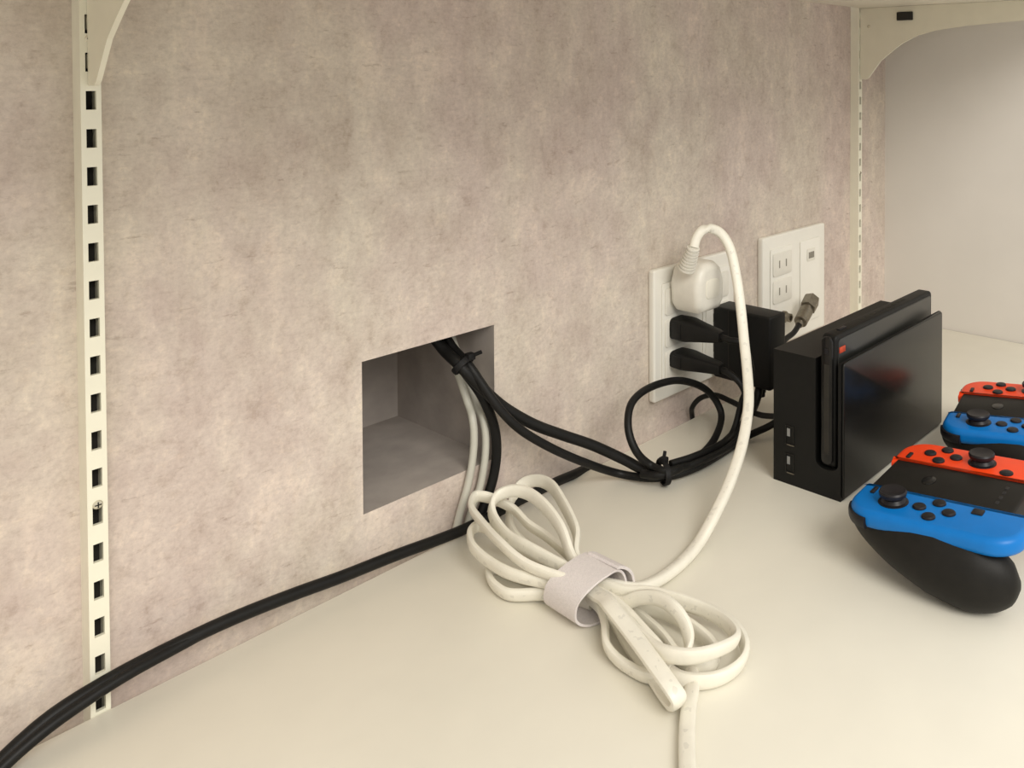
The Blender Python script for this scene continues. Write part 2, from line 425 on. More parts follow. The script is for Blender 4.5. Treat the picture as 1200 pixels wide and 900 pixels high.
    'long2': [(0.0840, -0.0270, -0.0040), (0.0987, -0.0260, 0.0059), (0.1142, -0.0250, 0.0128), (0.1311, -0.0230, 0.0164), (0.1490, -0.0215, 0.0188), (0.1706, -0.0190, 0.0190), (0.1981, -0.0170, 0.0193), (0.2301, -0.0170, 0.0168), (0.2474, -0.0170, 0.0148)],
    'coax': [(0.7400, -0.0700, 0.0040), (0.7150, -0.0600, 0.0200), (0.6564, -0.0550, 0.0527), (0.6955, -0.0450, 0.0506), (0.7230, -0.0400, 0.0542), (0.7403, -0.0360, 0.0591)],
    'coaxc': [(0.7386, -0.0360, 0.0577), (0.7499, -0.0340, 0.0629), (0.7613, -0.0320, 0.0682), (0.7762, -0.0290, 0.0765)],
    'pc1': [(0.5760, -0.0580, 0.0910), (0.5770, -0.0700, 0.0890), (0.5820, -0.0789, 0.0869), (0.5880, -0.0836, 0.0728), (0.5920, -0.0825, 0.0527), (0.5900, -0.0746, 0.0341), (0.5780, -0.0740, 0.0100), (0.5500, -0.0830, 0.0110), (0.5150, -0.0830, 0.0130), (0.4920, -0.0780, 0.0140)],
    'pc2': [(0.5760, -0.0580, 0.0620), (0.5770, -0.0700, 0.0600), (0.5800, -0.0820, 0.0500), (0.5800, -0.0880, 0.0320), (0.5700, -0.0890, 0.0140), (0.5500, -0.0890, 0.0090), (0.5200, -0.0890, 0.0100), (0.4930, -0.0830, 0.0100)],
}


# ------------------------------------------------------------------ setting
HX0, HX1, HZ0, HZ1 = 0.2838, 0.3850, 0.0365, 0.1357       # opening in the wall
bm = bmesh.new()
X0, X1, Z0, Z1, T = -0.45, 1.005, -0.35, 0.85, 0.012
def q4(bm, a, b, c, d):
    bm.faces.new([bm.verts.new(p) for p in (a, b, c, d)])
xs, zs_ = (X0, HX0, HX1, X1), (Z0, HZ0, HZ1, Z1)
for i in range(3):
    for j in range(3):
        if i == 1 and j == 1:
            continue
        q4(bm, (xs[i], 0, zs_[j]), (xs[i + 1], 0, zs_[j]), (xs[i + 1], 0, zs_[j + 1]), (xs[i], 0, zs_[j + 1]))
D, HT = 0.130, 0.235                                        # recess depth, height of the shaft above the opening
bmesh.ops.remove_doubles(bm, verts=bm.verts, dist=1e-5)
w = obj('wall_back', bm, 'wallpaper', smooth=False)
w['kind'] = 'structure'
w['label'] = 'beige mottled plaster-look wallpapered wall with a square cable opening'
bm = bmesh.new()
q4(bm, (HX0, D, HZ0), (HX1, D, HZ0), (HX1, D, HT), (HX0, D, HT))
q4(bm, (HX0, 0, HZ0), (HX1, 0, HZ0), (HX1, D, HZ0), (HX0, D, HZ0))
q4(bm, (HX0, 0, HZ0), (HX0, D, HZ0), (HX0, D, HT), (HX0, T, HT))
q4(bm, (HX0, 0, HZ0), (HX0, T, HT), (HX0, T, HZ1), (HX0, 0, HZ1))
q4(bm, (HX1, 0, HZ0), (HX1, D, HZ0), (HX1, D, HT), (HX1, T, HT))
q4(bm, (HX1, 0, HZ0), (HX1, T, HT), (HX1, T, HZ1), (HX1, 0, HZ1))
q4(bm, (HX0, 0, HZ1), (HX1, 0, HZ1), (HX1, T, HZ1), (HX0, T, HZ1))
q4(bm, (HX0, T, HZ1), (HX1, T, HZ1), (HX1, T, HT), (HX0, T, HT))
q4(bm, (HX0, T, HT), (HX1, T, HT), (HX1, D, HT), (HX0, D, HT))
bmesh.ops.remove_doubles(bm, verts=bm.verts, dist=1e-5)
r = obj('shaded_recess_lining', bm, 'lining', w, smooth=False)
r['label'] = 'grey-brown lining of the square opening, its colour darkened for the shade inside'
w = obj('wall_right', BX(0.999, 1.03, -0.46, 0.004, -0.35, 0.85), 'paint', smooth=False)
w['kind'] = 'structure'
w['label'] = 'plain off-white side wall at the right'

SHELF_Y0, SHELF_Y1 = -0.46, -0.012
tag(obj('shelf_board', BX(-0.45, 0.9975, SHELF_Y0, SHELF_Y1, -0.02, 0.0, bev=0.0008), 'shelf'),
    'wide cream laminate shelf board carrying the cables and game gear', 'shelf')
tag(obj('shelf_board', BX(-0.45, 0.9975, -0.30, SHELF_Y1, 0.4014, 0.4213, bev=0.0008), 'shelf'),
    'cream shelf board overhead, its underside showing along the top edge', 'shelf')

# slotted uprights
PITCH, SLH, SLW, UD, UW = 0.01886, 0.0093, 0.0042, 0.0115, 0.0084
def upright_mesh():
    bm = bmesh.new()
    t, c = 0.0022, 0.0011
    z0, z1 = -0.30, 0.80
    a, b = (UW - SLW) / 2, (UW + SLW) / 2
    box(bm, 0, c, -UD + t, 0, z0, z1)
    box(bm, UW - c, UW, -UD + t, 0, z0, z1)
    box(bm, 0, a, -UD, -UD + t, z0, z1)
    box(bm, b, UW, -UD, -UD + t, z0, z1)
    k = -31
    z = z0
    while True:
        sc = 0.3075 + k * PITCH
        if sc - SLH / 2 > z1 - 0.01:
            break
        box(bm, a, b, -UD, -UD + t, z, sc - SLH / 2)
        z = sc + SLH / 2
        k += 1
    box(bm, a, b, -UD, -UD + t, z, z1)
    return bm
def screw_bm(x, y, z, r=0.0022):
    bm = bmesh.new()
    lathe(bm, [(r, 0), (r, 0.0003), (r * 0.8, 0.0008), (r * 0.3, 0.001)], (x, y, z), (0, -1, 0), 14)
    return bm
def upright(x, label, screws):
    t = thing('slotted_upright', label, 'shelf upright', (x, 0, 0), 0, 'slotted shelf uprights')
    obj('channel', upright_mesh(), 'rail', t, smooth=False)
    w_ = obj('slot_shade_strip', BX(0.0012, UW - 0.0012, -0.0020, -0.0004, -0.30, 0.80), 'slot', t, smooth=False)  # near-black strip added behind the slots as the channel's inner shade
    w_['label'] = 'dark strip standing in for the shade inside the channel'
    for z in screws:
        s = obj('screw', screw_bm(UW / 2, -UD, z), 'screw', t)
        bm = bmesh.new()
        box(bm, UW / 2 - 0.0014, UW / 2 + 0.0014, -UD - 0.00125, -UD - 0.0009, z - 0.00025, z + 0.00025)
        box(bm, UW / 2 - 0.00025, UW / 2 + 0.00025, -UD - 0.00125, -UD - 0.0009, z - 0.0014, z + 0.0014)
        obj('cross_recess', bm, 'slot', s)
    return t
upright(0.1362, 'cream slotted upright on the wall at the left, black slots down its face', (0.1055, 0.338))
upright(0.9080, 'cream slotted upright in the far corner by the white side wall', (0.20,))

# shelf brackets
def bracket(x, label, clip):
    t = thing('shelf_bracket', label, 'shelf bracket', (x, 0, 0), 0, 'brackets under the upper shelf')
    prof = [(-UD - 0.0004, 0.3148), (-0.0195, 0.3148), (-0.0215, 0.3155), (-0.0240, 0.3175), (-0.0300, 0.3250), (-0.0400, 0.3372), (-0.0520, 0.3463),
            (-0.0680, 0.3575), (-0.088, 0.3665), (-0.110, 0.3715), (-0.145, 0.3755), (-0.200, 0.3785), (-0.290, 0.3830), (-0.290, 0.4012),
            (-UD - 0.0004, 0.4012)]
    bm = bmesh.new()
    extrude_poly(bm, prof, lambda p, s: Vector((0.0030 if s == 0 else 0.0053, p[0], p[1])))
    obj('arm_plate', bm, 'bracket', t, smooth=False)
    bm = bmesh.new()
    for z in (0.3268, 0.3461, 0.3654):
        box(bm, 0.0032, 0.0052, -UD - 0.003, -UD + 0.005, z - 0.0035, z + 0.0035)
    obj('hook', bm, 'bracket', t, smooth=False)
    if clip:
        c = obj('shelf_clip', BX(-0.0002, 0.0030, -0.082, -0.062, 0.3845, 0.3945, bev=0.0008), 'slot', t)
        c['label'] = 'dark clip on the side of the bracket'
        r = obj('rivet', screw_bm(0, 0, 0, 0.002), 'screw', t)
        r.rotation_euler = (0, 0, radians(-90))
        r.location = (0.0030, -0.0235, 0.379)
    return t
bracket(0.1362, 'cream curved shelf bracket at the top left corner', False)
bracket(0.9080, 'cream curved shelf bracket against the white side wall', True)

# ------------------------------------------------------------------ outlet plates
def outlet_plate(x0, x1, z0, z1, label, kind):
    t = thing('outlet_plate', label, 'wall outlet', ((x0 + x1) / 2, 0, z0), 0)
    w, h = (x1 - x0), z1 - z0
    pl = slab(round_rect(-w / 2, w / 2, 0, h, (0.0025,) * 4, 4), 0.0, 0.0075, 0.0018, 3, tf=lambda v: Vector((v.x, -v.z, v.y)))
    obj('cover_plate', pl, 'plate', t)
    gangs = (-0.0285, 0.0285)
    for gi, gx in enumerate(gangs):
        ins = slab(round_rect(gx - 0.0205, gx + 0.0205, h / 2 - 0.046, h / 2 + 0.046, (0.002,) * 4, 3), 0.0075, 0.0092, 0.0008, 2, tf=lambda v: Vector((v.x, -v.z, v.y)))
        i_ = obj('insert', ins, 'plate', t)
        for k in range(3):
            cz = h / 2 + (1 - k) * 0.029
            if kind == 'tv' and gi == 0 and k < 2 or kind == 'power':
                bm = slab(round_rect(gx - 0.0175, gx + 0.0175, cz - 0.0125, cz + 0.0125, (0.003,) * 4, 3), 0.0092, 0.0104, 0.0006, 2, tf=lambda v: Vector((v.x, -v.z, v.y)))
                s = obj('socket', bm, 'socket', t)
                for sx in (-0.00635, 0.00635):
                    obj('slot', BX(gx + sx - 0.0009, gx + sx + 0.0009, -0.0106, -0.0100, cz - 0.004, cz + 0.004), 'pslot', s, smooth=False)
            elif kind == 'tv' and gi == 0:
                bm = bmesh.new()
                lathe(bm, [(0.0062, 0), (0.0062, 0.003), (0.0045, 0.003), (0.0045, 0.010), (0.003, 0.0102), (0.003, 0.006)], (gx + 0.002, -0.0092, cz), (0, -1, 0), 18)
                obj('antenna_jack', bm, 'metal', t)
            elif kind == 'tv' and gi == 1 and k == 0:
                bm = slab(round_rect(gx - 0.008, gx + 0.008, cz - 0.007, cz + 0.007, (0.0012,) * 4, 3), 0.0092, 0.0102, 0.0004, 2, tf=lambda v: Vector((v.x, -v.z, v.y)))
                s = obj('data_jack', bm, 'socket', t)
                obj('jack_opening', BX(gx - 0.0055, gx + 0.0055, -0.0105, -0.0098, cz - 0.004, cz + 0.003, bev=0.0002), 'pslot', s, smooth=False)
    return t
outlet_plate(0.5486, 0.6650, 0.0272, 0.1460, 'white double outlet plate with the white and black plugs in it', 'power')
outlet_plate(0.7138, 0.8365, 0.0290, 0.1490, 'white outlet and antenna plate nearest the far corner', 'tv')

# ------------------------------------------------------------------ game console dock
DX0, DX1, DYR, DYF, DH = 0.5440, 0.7225, -0.1405, -0.2040, 0.104
dock = thing('console_dock', 'black upright dock holding the tablet, two usb ports on its end', 'game dock', ((DX0 + DX1) / 2, (DYR + DYF) / 2, 0))
ox, oy = (DX0 + DX1) / 2, (DYR + DYF) / 2
SLR, SLF, SLB = -0.1795, -0.1995, 0.021
prof = [(DYR, 0.0), (DYR, DH), (SLR, DH)]
cy, rr = (SLR + SLF) / 2, (SLR - SLF) / 2
for k in range(0, 9):
    a = pi * k / 8
    prof.append((cy + rr * cos(a), SLB + rr * 0.55 - rr * 0.55 * sin(a)))
prof += [(SLF, DH), (DYF + 0.0022, DH), (DYF + 0.0022, 0.0)]
bm = bmesh.new()
extrude_poly(bm, prof, lambda p, s: Vector(((DX0 if s == 0 else DX1) - ox, p[0] - oy, p[1])))
es = [e for e in bm.edges if len(e.link_faces) == 2 and e.calc_face_angle() > 0.9]
bmesh.ops.bevel(bm, geom=es, offset=0.0012, segments=2, profile=0.5, affect='EDGES')
obj('dock_body', bm, 'bplastic', dock)
fp = slab(round_rect(DX0 - ox + 0.0012, DX1 - ox - 0.0008, 0.002, DH + 0.0005, (0.002, 0.002, 0.003, 0.003), 4), 0.0, 0.0022, 0.0008, 3,
          tf=lambda v: Vector((v.x, DYF - oy + 0.0022 - v.z, v.y)))
obj('front_panel', fp, 'bgloss', dock)['label'] = 'glossy black front panel'
for z in (0.0390, 0.0170):
    bm = bmesh.new()
    y = -0.1562 - oy
    x = DX0 - ox
    for (y0, y1, z0, z1) in ((-0.0040, -0.0032, -0.0075, 0.0075), (0.0032, 0.0040, -0.0075, 0.0075), (-0.0032, 0.0032, 0.0067, 0.0075), (-0.0032, 0.0032, -0.0075, -0.0067)):
        box(bm, x - 0.0006, x + 0.0008, y + y0, y + y1, z + z0, z + z1)
    p = obj('usb_port', bm, 'bgloss', dock, smooth=False)
    obj('port_lip', BX(x - 0.0008, x + 0.0006, y - 0.0040, y + 0.0026, z - 0.0080, z - 0.0073), 'metal', p, smooth=False)
    obj('tongue', BX(x - 0.0004, x + 0.0006, y + 0.0000, y + 0.0026, z - 0.0010, z + 0.0050), 'tongue', p, smooth=False)
obj('foot_rail', BX(DX0 - ox + 0.004, DX1 - ox - 0.004, DYF - oy + 0.005, DYR - oy - 0.004, -0.0004, 0.0006), 'btab', dock, smooth=False)

TX0, TX1, TYR, TYF, TZ0, TZ1 = 0.5462, 0.7160, -0.1832, -0.1962, 0.0215, 0.1235
tab = thing('tablet', 'black handheld console tablet standing in the dock slot', 'tablet', ((TX0 + TX1) / 2, (TYR + TYF) / 2, TZ0))
tx, ty = (TX0 + TX1) / 2, (TYR + TYF) / 2
b_ = slab(round_rect(TX0 - tx, TX1 - tx, 0.0, TZ1 - TZ0, (0.004,) * 4, 4), 0.0, TYR - TYF, 0.0022, 4, tf=lambda v: Vector((v.x, TYR - ty - v.z, v.y)))
obj('tablet_body', b_, 'bplastic', tab)
s_ = slab(round_rect(TX0 - tx + 0.0035, TX1 - tx - 0.0035, 0.0035, TZ1 - TZ0 - 0.0035, (0.003,) * 4, 4), 0.0, 0.0009, 0.0003, 2, tf=lambda v: Vector((v.x, TYF - ty + 0.0004 - v.z, v.y)))
obj('screen', s_, 'glass', tab)['label'] = 'dark glossy screen glass'
r_ = slab(round_rect(-0.0048, 0.0048, 0.004, TZ1 - TZ0 - 0.001, (0.004, 0.004, 0.0045, 0.0045), 5), 0.0, 0.0030, 0.0007, 2, tf=lambda v: Vector((TX0 - tx + 0.0002 - v.z, v.x, v.y)))
rail = obj('side_rail', r_, 'bgloss', tab)
obj('rail_groove', BX(TX0 - tx - 0.0031, TX0 - tx - 0.0027, -0.0022, 0.0022, 0.012, TZ1 - TZ0 - 0.022, bev=0.0002), 'slot', rail, smooth=False)
obj('release_catch', BX(TX0 - tx - 0.0036, TX0 - tx - 0.0027, -0.0015, 0.0015, TZ1 - TZ0 - 0.014, TZ1 - TZ0 - 0.010, bev=0.0003), 'button', rail)
for k in range(9):
    xx = -0.036 + k * 0.009
    obj('vent_slit', BX(xx, xx + 0.0065, -0.0012, 0.0014, TZ1 - TZ0 - 0.0002, TZ1 - TZ0 + 0.0002), 'slot', tab, smooth=False)
obj('top_button', BX(-0.071, -0.060, -0.0016, 0.0016, TZ1 - TZ0 - 0.0003, TZ1 - TZ0 + 0.0010, bev=0.0005), 'button', tab)
rt = obj('red_spot', BX(TX0 - tx + 0.0040, TX0 - tx + 0.0125, TYF - ty - 0.0012, TYF - ty - 0.0003, 0.0880, 0.0925, bev=0.0003), 'redspot', tab)  # small raised orange-red spot on the screen glass
rt['label'] = 'tiny orange-red spot at the screen corner'

# ------------------------------------------------------------------ game controllers
S = 1.09
TILT = radians(-4)
FZ = 0.044
def controller(loc, rz, label):
    t = thing('game_controller', label, 'controller', (loc[0], loc[1], 0), rz, 'controllers in black grips')
    def tf(v):
        p = Vector((v.x * S, v.y * S, v.z * S))
        p.rotate(Matrix.Rotation(TILT, 3, 'X'))
        return p + Vector((0, 0, FZ))
    wc, jw, L = 0.019, 0.0355, 0.1035
    cg = slab(round_rect(-wc - 0.003, wc + 0.003, -L + 0.012, -0.004, (0.004, 0.004, 0.001, 0.001), 4), -0.018, -0.0008, 0.0012, 3, tf=tf)
    cgo = obj('center_grip', cg, 'grip', t)
    em = slab([(0.0062 * cos(2 * pi * k / 20), -0.034 + 0.0042 * sin(2 * pi * k / 20)) for k in range(20)], -0.0012, -0.0003, 0.0003, 2, tf=tf)
    obj('emblem_boss', em, 'bgloss', cgo)
    for k in range(4):
        led = slab(round_rect(-0.0125 + k * 0.0068, -0.0085 + k * 0.0068, -0.0805, -0.0785, (0.0004,) * 4, 2), -0.0012, -0.0005, 0.0002, 1, tf=tf)
        obj('indicator', led, 'button', cgo)
    # lower deck that ties both handles to the centre
    for s in (-1, 1):
        hp = [(-0.038, 0.000, 0.0310, 0.14), (-0.0400, -0.005, 0.0308, 0.38), (-0.0440, -0.017, 0.0300, 0.60), (-0.0475, -0.036, 0.0270, 0.80), (-0.0495, -0.060, 0.0235, 0.96),
              (-0.0495, -0.083, 0.0205, 0.96), (-0.0465, -0.098, 0.0195, 0.78), (-0.0445, -0.1060, 0.0190, 0.52), (-0.0430, -0.1100, 0.0188, 0.12)]
        bm = bmesh.new()
        sweep(bm, [(-s * x, y, z) for x, y, z, r in hp], 0.0228, 0.0174, hint=(0, 0, 1), n=4, seg=24, radii=[r for *_, r in hp])
        mn = min(v.co.z for v in bm.verts)
        for v in bm.verts:
            v.co.z = v.co.z - mn if mn < 0 else v.co.z
        obj('handle', bm, 'grip', t)
    for s, colr in ((-1, 'blue'), (1, 'red')):
        xa, xb = (-wc - jw, -wc - 0.0003) if s < 0 else (wc + 0.0003, wc + jw)
        big, sm = 0.0185, 0.0008
        rs = (big, sm, sm, big) if s < 0 else (sm, big, big, sm)
        sh = slab(round_rect(xa, xb, -L, 0.0, rs, 8), -0.0105, 0.0, 0.0040, 5, tf=tf)
        sho = obj('controller_shell', sh, colr, t)
        sho['label'] = 'bright blue controller half' if s < 0 else 'orange-red controller half'
        xc = s * (wc + 0.0175)
        def cyl(name, x, y, prof, m='button', seg=18):
            bm = bmesh.new()
            lathe(bm, prof, (x, y, 0), (0, 0, 1), seg)
            for v in bm.verts:
                v.co = tf(v.co)
            return obj(name, bm, m, sho)
        st_y, bt_y = (-0.026, -0.051) if s < 0 else (-0.056, -0.030)
        cyl('thumbstick', xc, st_y, [(0.0090, -0.001), (0.0090, 0.0004), (0.0074, 0.0008), (0.0062, 0.0026), (0.0066, 0.0034), (0.0080, 0.0042), (0.0083, 0.0060), (0.0076, 0.0070), (0.0056, 0.0067), (0.0015, 0.0063)], seg=28)
        for dx, dy in ((0, 0.0088), (0.0088, 0), (-0.0088, 0), (0, -0.0088)):
            cyl('button', xc + dx, bt_y + dy, [(0.0040, -0.001), (0.0040, 0.0008), (0.0034, 0.0014), (0.0012, 0.0016)])
        xin = s * (wc + 0.009)
        bb = slab(round_rect(xin - 0.004, xin + 0.004, -0.0113, -0.0087, (0.0005,) * 4, 3), -0.001, 0.0010, 0.0004, 2, tf=tf)
        if s > 0:
            obj('plus_button', bb, 'button', sho)
            cyl('home_button', xin, -0.074, [(0.0042, -0.001), (0.0042, 0.0006), (0.0036, 0.0010), (0.001, 0.0011)])
        else:
            obj('minus_button', bb, 'button', sho)
            sq = slab(round_rect(xin - 0.0033, xin + 0.0033, -0.0773, -0.0707, (0.0008,) * 4, 3), -0.001, 0.0008, 0.0004, 2, tf=tf)
            obj('capture_button', sq, 'button', sho)
        # shoulder button along the rounded top corner
        xo = xa if s < 0 else xb
        cx, cyy = xo - s * big, -big
        pts = []
        for k in range(8):
            a = radians(90 + 8 + 74 * k / 7) if s < 0 else radians(90 - 8 - 74 * k / 7)
            pts.append((cx + (big + 0.0003) * cos(a), cyy + (big + 0.0003) * sin(a), -0.0068))
        bm = bmesh.new()
        sweep(bm, pts, 0.0032, 0.0016, hint=(0, 0, 1), n=2, seg=10, power=3)
        for v in bm.verts:
            v.co = tf(v.co)
        obj('shoulder_button', bm, 'button', sho)
    return t
controller((0.5246, -0.2438), 0.0682, 'game controller nearest the camera, its blue half and black handle in full view')
controller((0.6725, -0.2352), 0.2091, 'game controller farther back beside the dock, partly hidden by the nearer one')

# ------------------------------------------------------------------ white extension cord
ext = thing('extension_lead', 'white flat extension lead plugged into the wall, coiled in loops on the shelf', 'power cord', (0.338, -0.138, 0))
off = Vector((0.338, -0.138, 0))
def rel(pts):
    return [tuple(Vector(p) - off) for p in pts]
bm = bmesh.new()
UPV = (0, 0, 1)
CW, CT = 0.0043, 0.0022
for nm, hint in (('loop1', (0.30, 0.1, 1)), ('loop2', (0.1, -0.25, 1)), ('loop3', (-0.35, -0.2, 1)), ('loop4', (-0.2, -0.2, 1)), ('loop5', (-0.3, -0.1, 1)),
                 ('loopr1', (-0.3, -0.1, 1)), ('loopr2', (0.1, -0.35, 1)), ('loopr4', (0.2, -0.25, 1)), ('loopr5', (0, 0, 1))):
    P = PATHS[nm]
    sweep(bm, rel([(p[0], p[1], max(p[2], 0.0046)) for p in P]), CW, CT, hint=hint, n=6, seg=14, power=2.7)
sweep(bm, rel([(p[0], p[1], max(p[2], 0.0030)) for p in PATHS['strap']]), CW * 1.05, CT, hint=(1, -0.15, 0.05), n=6, seg=14, power=2.7)
P = PATHS['tail']
sweep(bm, rel([(p[0], p[1], max(p[2], 0.0040)) for p in P]), CW * 0.95, CT, hint=[(0.15, -0.2, 1)] * (len(P) - 6) + [(0.35, -0.4, 0.6), (0.55, -0.65, 0.3)] + [(0.65, -0.75, 0.1)] * 4, n=6, seg=14, power=2.7)
P = PATHS['hang']
hh = [(0.8, -0.6, 0.1)] * 11 + [(0.62, -0.75, 0.12), (0.45, -0.86, 0.15), (0.30, -0.92, 0.18)] + [(0.15, -0.95, 0.2)] * (len(P) - 14)
sweep(bm, rel([(p[0], p[1], max(p[2], 0.0036)) for p in P]), CW, 0.0034, hint=hh, n=6, seg=14, power=2.7)
obj('cord', bm, 'cord', ext)
# plug: rounded housing pressed on the outlet, ribbed strain relief rising from it
px, py, pz = 0.5830, -0.0104, 0.130
bm = slab([(-0.013, -0.0215), (0.013, -0.0215), (0.0185, -0.014), (0.0195, 0.004), (0.0150, 0.0165), (0.0075, 0.0225), (-0.0075, 0.0225), (-0.0150, 0.0165), (-0.0195, 0.004), (-0.0185, -0.014)],
          0.0, 0.036, 0.007, 5, tf=lambda v: Vector((v.x + px, py - v.z, v.y + pz)) - off)
pb = obj('plug', bm, 'socket', ext)
sr = bmesh.new()
P0, P1 = Vector((0.5600, -0.036, 0.1500)), Vector((0.5580, -0.046, 0.1712))
ax = P1 - P0
prof_ = []
for k in range(8):
    h = ax.length * k / 8
    r = 0.0080 - 0.0026 * k / 8
    hh_ = ax.length / 8
    prof_ += [(r, h), (r, h + hh_ * 0.60), (r * 0.80, h + hh_ * 0.65), (r * 0.80, h + hh_ * 0.97)]
lathe(sr, prof_, P0 - off, ax, 18)
obj('strain_relief', sr, 'socket', pb)
obj('grip_panel', slab(round_rect(-0.009, 0.009, -0.009, 0.008, (0.004,) * 4, 4), 0.0, 0.0012, 0.0005, 2, tf=lambda v: Vector((v.x + px, py - 0.0355 - v.z, v.y + pz)) - off), 'cord', pb)

# hook-and-loop tie round the coil
tie = thing('cable_tie', 'pale lavender fabric strap cinched round the white coiled cord', 'cable tie', (0.342, -0.1465, 0.0))
bm = bmesh.new()
def ring_pt(th, s, extra=0.0):
    a, b = 0.0178 + extra, 0.0122 + extra
    c_, s_ = cos(th), sin(th)
    e = 2.0 / 2.5
    x = math.copysign(abs(c_) ** e, c_) * a
    z = 0.0132 + math.copysign(abs(s_) ** e, s_) * b
    return x, z
NS, NW = 48, 8
grid = {}
for side in (0, 1):
    for i in range(NS):
        th = 2 * pi * i / NS
        for j in range(NW + 1):
            v = j / NW
            x, z = ring_pt(th, v, 0.0 if side else 0.0013)
            edge = 0.0022 * sin(th * 2.0 + 0.6)
            y = (0.5 - v) * 0.029 + edge - 0.10 * x
            grid[side, i, j] = bm.verts.new((x + 0.05 * y, y, max(z, 0.0004 + (0.0013 if side else 0))))
for i in range(NS):
    i2 = (i + 1) % NS
    for j in range(NW):
        bm.faces.new([grid[0, a, b] for a, b in ((i, j), (i2, j), (i2, j + 1), (i, j + 1))])
        bm.faces.new([grid[1, a, b] for a, b in ((i, j), (i, j + 1), (i2, j + 1), (i2, j))])
    bm.faces.new([grid[0, i, 0], grid[1, i, 0], grid[1, i2, 0], grid[0, i2, 0]])
    bm.faces.new([grid[0, i, NW], grid[0, i2, NW], grid[1, i2, NW], grid[1, i, NW]])
obj('strap_band', bm, 'velcro', tie)
bm = bmesh.new()
fl = []
for i in range(9):
    th = radians(62 - i * 9)
    for side in (0, 1):
        for j in (0, 1):
            x, z = ring_pt(th, j, 0.0030 if side == 0 else 0.0014)
            k = i / 8
            y = (0.5 - j) * 0.026 - 0.10 * x - 0.001
            fl.append(bm.verts.new((x + 0.004 * k * k, y, z + 0.001 * k)))
def F(i, s, j):
    return fl[i * 4 + s * 2 + j]
for i in range(8):
    bm.faces.new((F(i, 0, 0), F(i + 1, 0, 0), F(i + 1, 0, 1), F(i, 0, 1)))
    bm.faces.new((F(i, 1, 0), F(i, 1, 1), F(i + 1, 1, 1), F(i + 1, 1, 0)))
    for j in (0, 1):
        bm.faces.new((F(i, 0, j), F(i, 1, j), F(i + 1, 1, j), F(i + 1, 0, j)))
for i in (0, 8):
    bm.faces.new((F(i, 0, 0), F(i, 0, 1), F(i, 1, 1), F(i, 1, 0)))
obj('loose_end', bm, 'velcro', tie)

# ------------------------------------------------------------------ adapter and plugs
ad = thing('power_adapter', 'black block power adapter plugged into the outlet behind the dock', 'power adapter', (0.640, -0.044, 0.030))
ao = Vector((0.640, -0.044, 0.030))
obj('housing', BX(0.6275 - ao.x, 0.6530 - ao.x, -0.0780 - ao.y, -0.0106 - ao.y, 0.0, 0.0682, bev=0.0022, seg=3), 'bplastic', ad)
obj('seam', BX(0.6272 - ao.x, 0.6533 - ao.x, -0.0300 - ao.y, -0.0294 - ao.y, 0.0016, 0.0666), 'slot', ad, smooth=False)
bm = bmesh.new()
lathe(bm, [(0.0062, 0.0), (0.0058, 0.004), (0.0050, 0.0042), (0.0048, 0.009), (0.0042, 0.0092), (0.0040, 0.013)], (0.638 - ao.x, -0.060 - ao.y, 0.002), (0, 0, -1), 16)
obj('strain_relief', bm, 'bplastic', ad)

def power_plug(z, h0, h1, path, label):
    t = thing('power_plug', label, 'plug', (0.576, -0.0105, z), 0, 'black plugs in the wall outlet')
    o_ = Vector((0.576, -0.0105, z))
    bm = bmesh.new()
    secs = [(0.0, 0.0105, h0), (-0.010, 0.0115, h0 * 1.02), (-0.016, 0.0110, h0), (-0.030, 0.0085, (h0 + h1) / 2), (-0.047, 0.0060, h1), (-0.052, 0.0045, h1 * 0.8)]
    rings = []
    for y, a, b in secs:
        ring = []
        for k in range(20):
            th = 2 * pi * k / 20
            c_, s_ = cos(th), sin(th)
            ring.append(bm.verts.new((math.copysign(abs(c_) ** 0.45, c_) * a, y, math.copysign(abs(s_) ** 0.45, s_) * b)))
        rings.append(ring)
    for i in range(len(rings) - 1):
        for k in range(20):
            bm.faces.new((rings[i][k], rings[i][(k + 1) % 20], rings[i + 1][(k + 1) % 20], rings[i + 1][k]))
    bm.faces.new(rings[0])
    bm.faces.new(rings[-1])
    b = obj('plug_body', bm, 'bplastic', t)
    obj('finger_ridge', BX(-0.0118, -0.0106, -0.014, -0.004, -h0 * 0.7, h0 * 0.7, bev=0.0004), 'bcable', b)
    tube('cord', [tuple(Vector(p) - o_) for p in path], 0.0028, 'bcable', t)
    return t
power_plug(0.0905, 0.0098, 0.0055, PATHS['pc1'], 'upper of the two stacked black plugs in the outlet')
power_plug(0.0625, 0.0076, 0.0050, PATHS['pc2'], 'lower of the two stacked black plugs in the outlet')

# ------------------------------------------------------------------ black and white cables
def cable(name, key, r, m, label, group=None, **k):
    return tag(tube(name, PATHS[key], r, m, **k), label, 'cable', group)
ca = cable('black_cable', 'cableA', 0.0040, 'bcable', 'thick black cable sagging from the wall opening towards the adapter, upper of the pair', n=7)
cable('black_cable', 'cableB', 0.0031, 'bcable', 'black cable sagging from the wall opening to the dock, lower of the pair', n=7)
cable('black_cable', 'loop', 0.0031, 'bcable', 'black cable standing up in a round loop before the outlet plate', n=7)
cable('black_cable', 'cableC', 0.0024, 'bcable', 'thin black cable arching out of the shelf gap into the dock', n=7)
cable('black_cable', 'down', 0.0035, 'bcable', 'black cable dropping straight down from the wall opening into the gap', n=7)
cable('black_cable', 'long', 0.0036, 'bcable', 'long black cable running along the foot of the wall', n=7)
cable('black_cable', 'long2', 0.0028, 'bcable', 'second black cable under the long one at the lower left', n=7)
cable('grey_white_cable', 'w1', 0.0027, 'wcable', 'off-white cable hanging from the wall opening, farther from the black one', 'off-white cables in the opening', n=7)
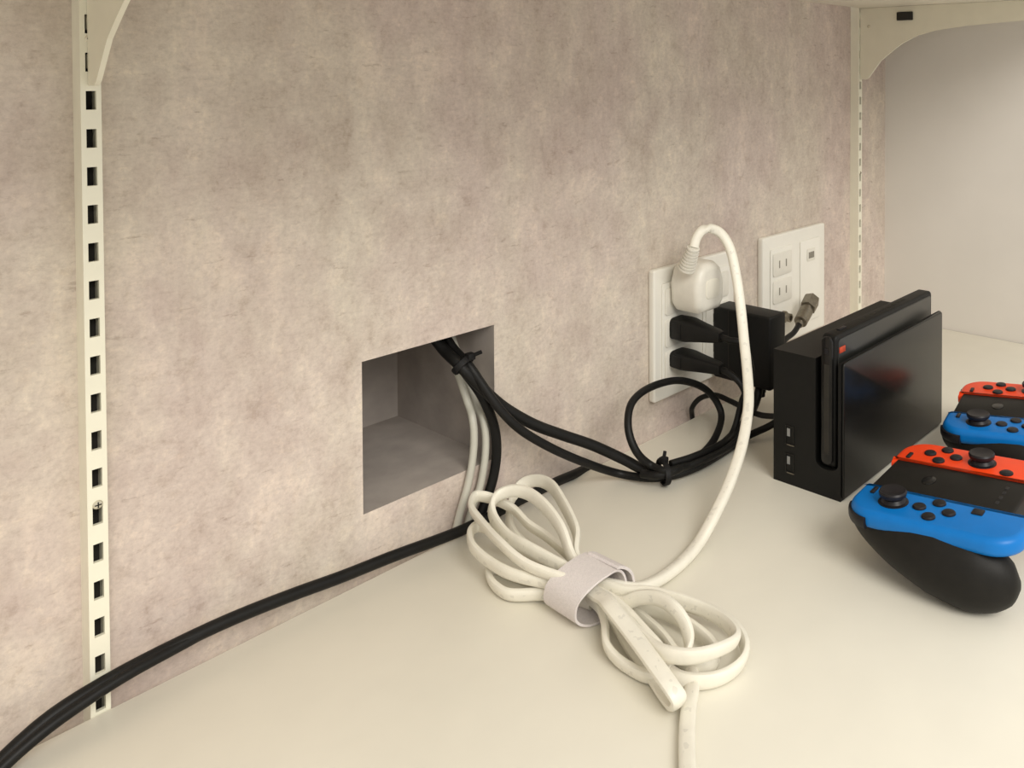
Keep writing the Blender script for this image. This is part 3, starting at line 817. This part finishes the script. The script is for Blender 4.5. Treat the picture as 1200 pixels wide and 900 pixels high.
cable('grey_white_cable', 'w2', 0.0027, 'wcable', 'off-white cable hanging from the wall opening, right beside the black one', 'off-white cables in the opening', n=7)

def zip_tie(loc, axis, a, label, tail):
    t = thing('zip_tie', label, 'cable tie', loc)
    ax = Vector(axis).normalized()
    u = Vector((0, 0, 1)) - ax * ax.z
    u.normalize()
    v = ax.cross(u)
    bm = bmesh.new()
    pts = [tuple(u * (a[0] * cos(2 * pi * k / 24)) + v * (a[1] * sin(2 * pi * k / 24))) for k in range(25)]
    sweep(bm, pts, 0.0024, 0.0008, hint=tuple(ax), n=1, seg=8, power=3)
    obj('band', bm, 'btab', t)
    h = u * a[0]
    bm = BX(-0.003, 0.003, -0.003, 0.003, -0.0022, 0.0026, bev=0.0008)
    for q in bm.verts:
        q.co = q.co + h
    obj('lock_head', bm, 'btab', t)
    bm = bmesh.new()
    sweep(bm, [tuple(h), tuple(h + Vector(tail) * 0.5), tuple(h + Vector(tail))], 0.0014, 0.0006, hint=tuple(ax), n=3, seg=8, power=3)
    obj('tail_end', bm, 'btab', t)
    return t
pA = Vector(PATHS['cableA'][3])
pB = Vector(PATHS['cableB'][3])
zip_tie(tuple((pA + pB) / 2), (Vector(PATHS['cableA'][4]) - Vector(PATHS['cableA'][2])), (0.0075, 0.0095), 'black zip tie binding the cables inside the wall opening', (0.004, -0.008, 0.004))
zip_tie((0.4850, -0.0770, 0.0102), (1, -0.55, 0), (0.0088, 0.0125), 'black zip tie binding the cables on the shelf below the loop', (0.006, 0.004, 0.004))

# ------------------------------------------------------------------ antenna cable with metal connector
cx = thing('antenna_cable', 'black antenna cable with a dull metal screw connector before the far outlet plate', 'cable', (0.665, -0.110, 0.0))
co = Vector((0.665, -0.110, 0.0))
tube('cable', [tuple(Vector(p) - co) for p in [(0.668, -0.112, 0.003), (0.655, -0.090, 0.012), (0.652, -0.066, 0.034)] + PATHS['coax'][3:]], 0.0029, 'bcable', cx, n=6)
A, B = Vector(PATHS['coaxc'][0]), Vector(PATHS['coaxc'][3])
bm = bmesh.new()
Lc = (B - A).length
lathe(bm, [(0.0040, 0), (0.0042, Lc * 0.10), (0.0072, Lc * 0.12), (0.0076, Lc * 0.54), (0.0060, Lc * 0.57), (0.0060, Lc * 0.64)], A - co, B - A, 20)
con = obj('connector_sleeve', bm, 'metal', cx)
bm = bmesh.new()
lathe(bm, [(0.0060, Lc * 0.62), (0.0090, Lc * 0.64), (0.0092, Lc * 0.95), (0.0084, Lc), (0.0055, Lc), (0.0055, Lc * 0.9)], A - co, B - A, 6)
obj('hex_nut', bm, 'metal', cx)
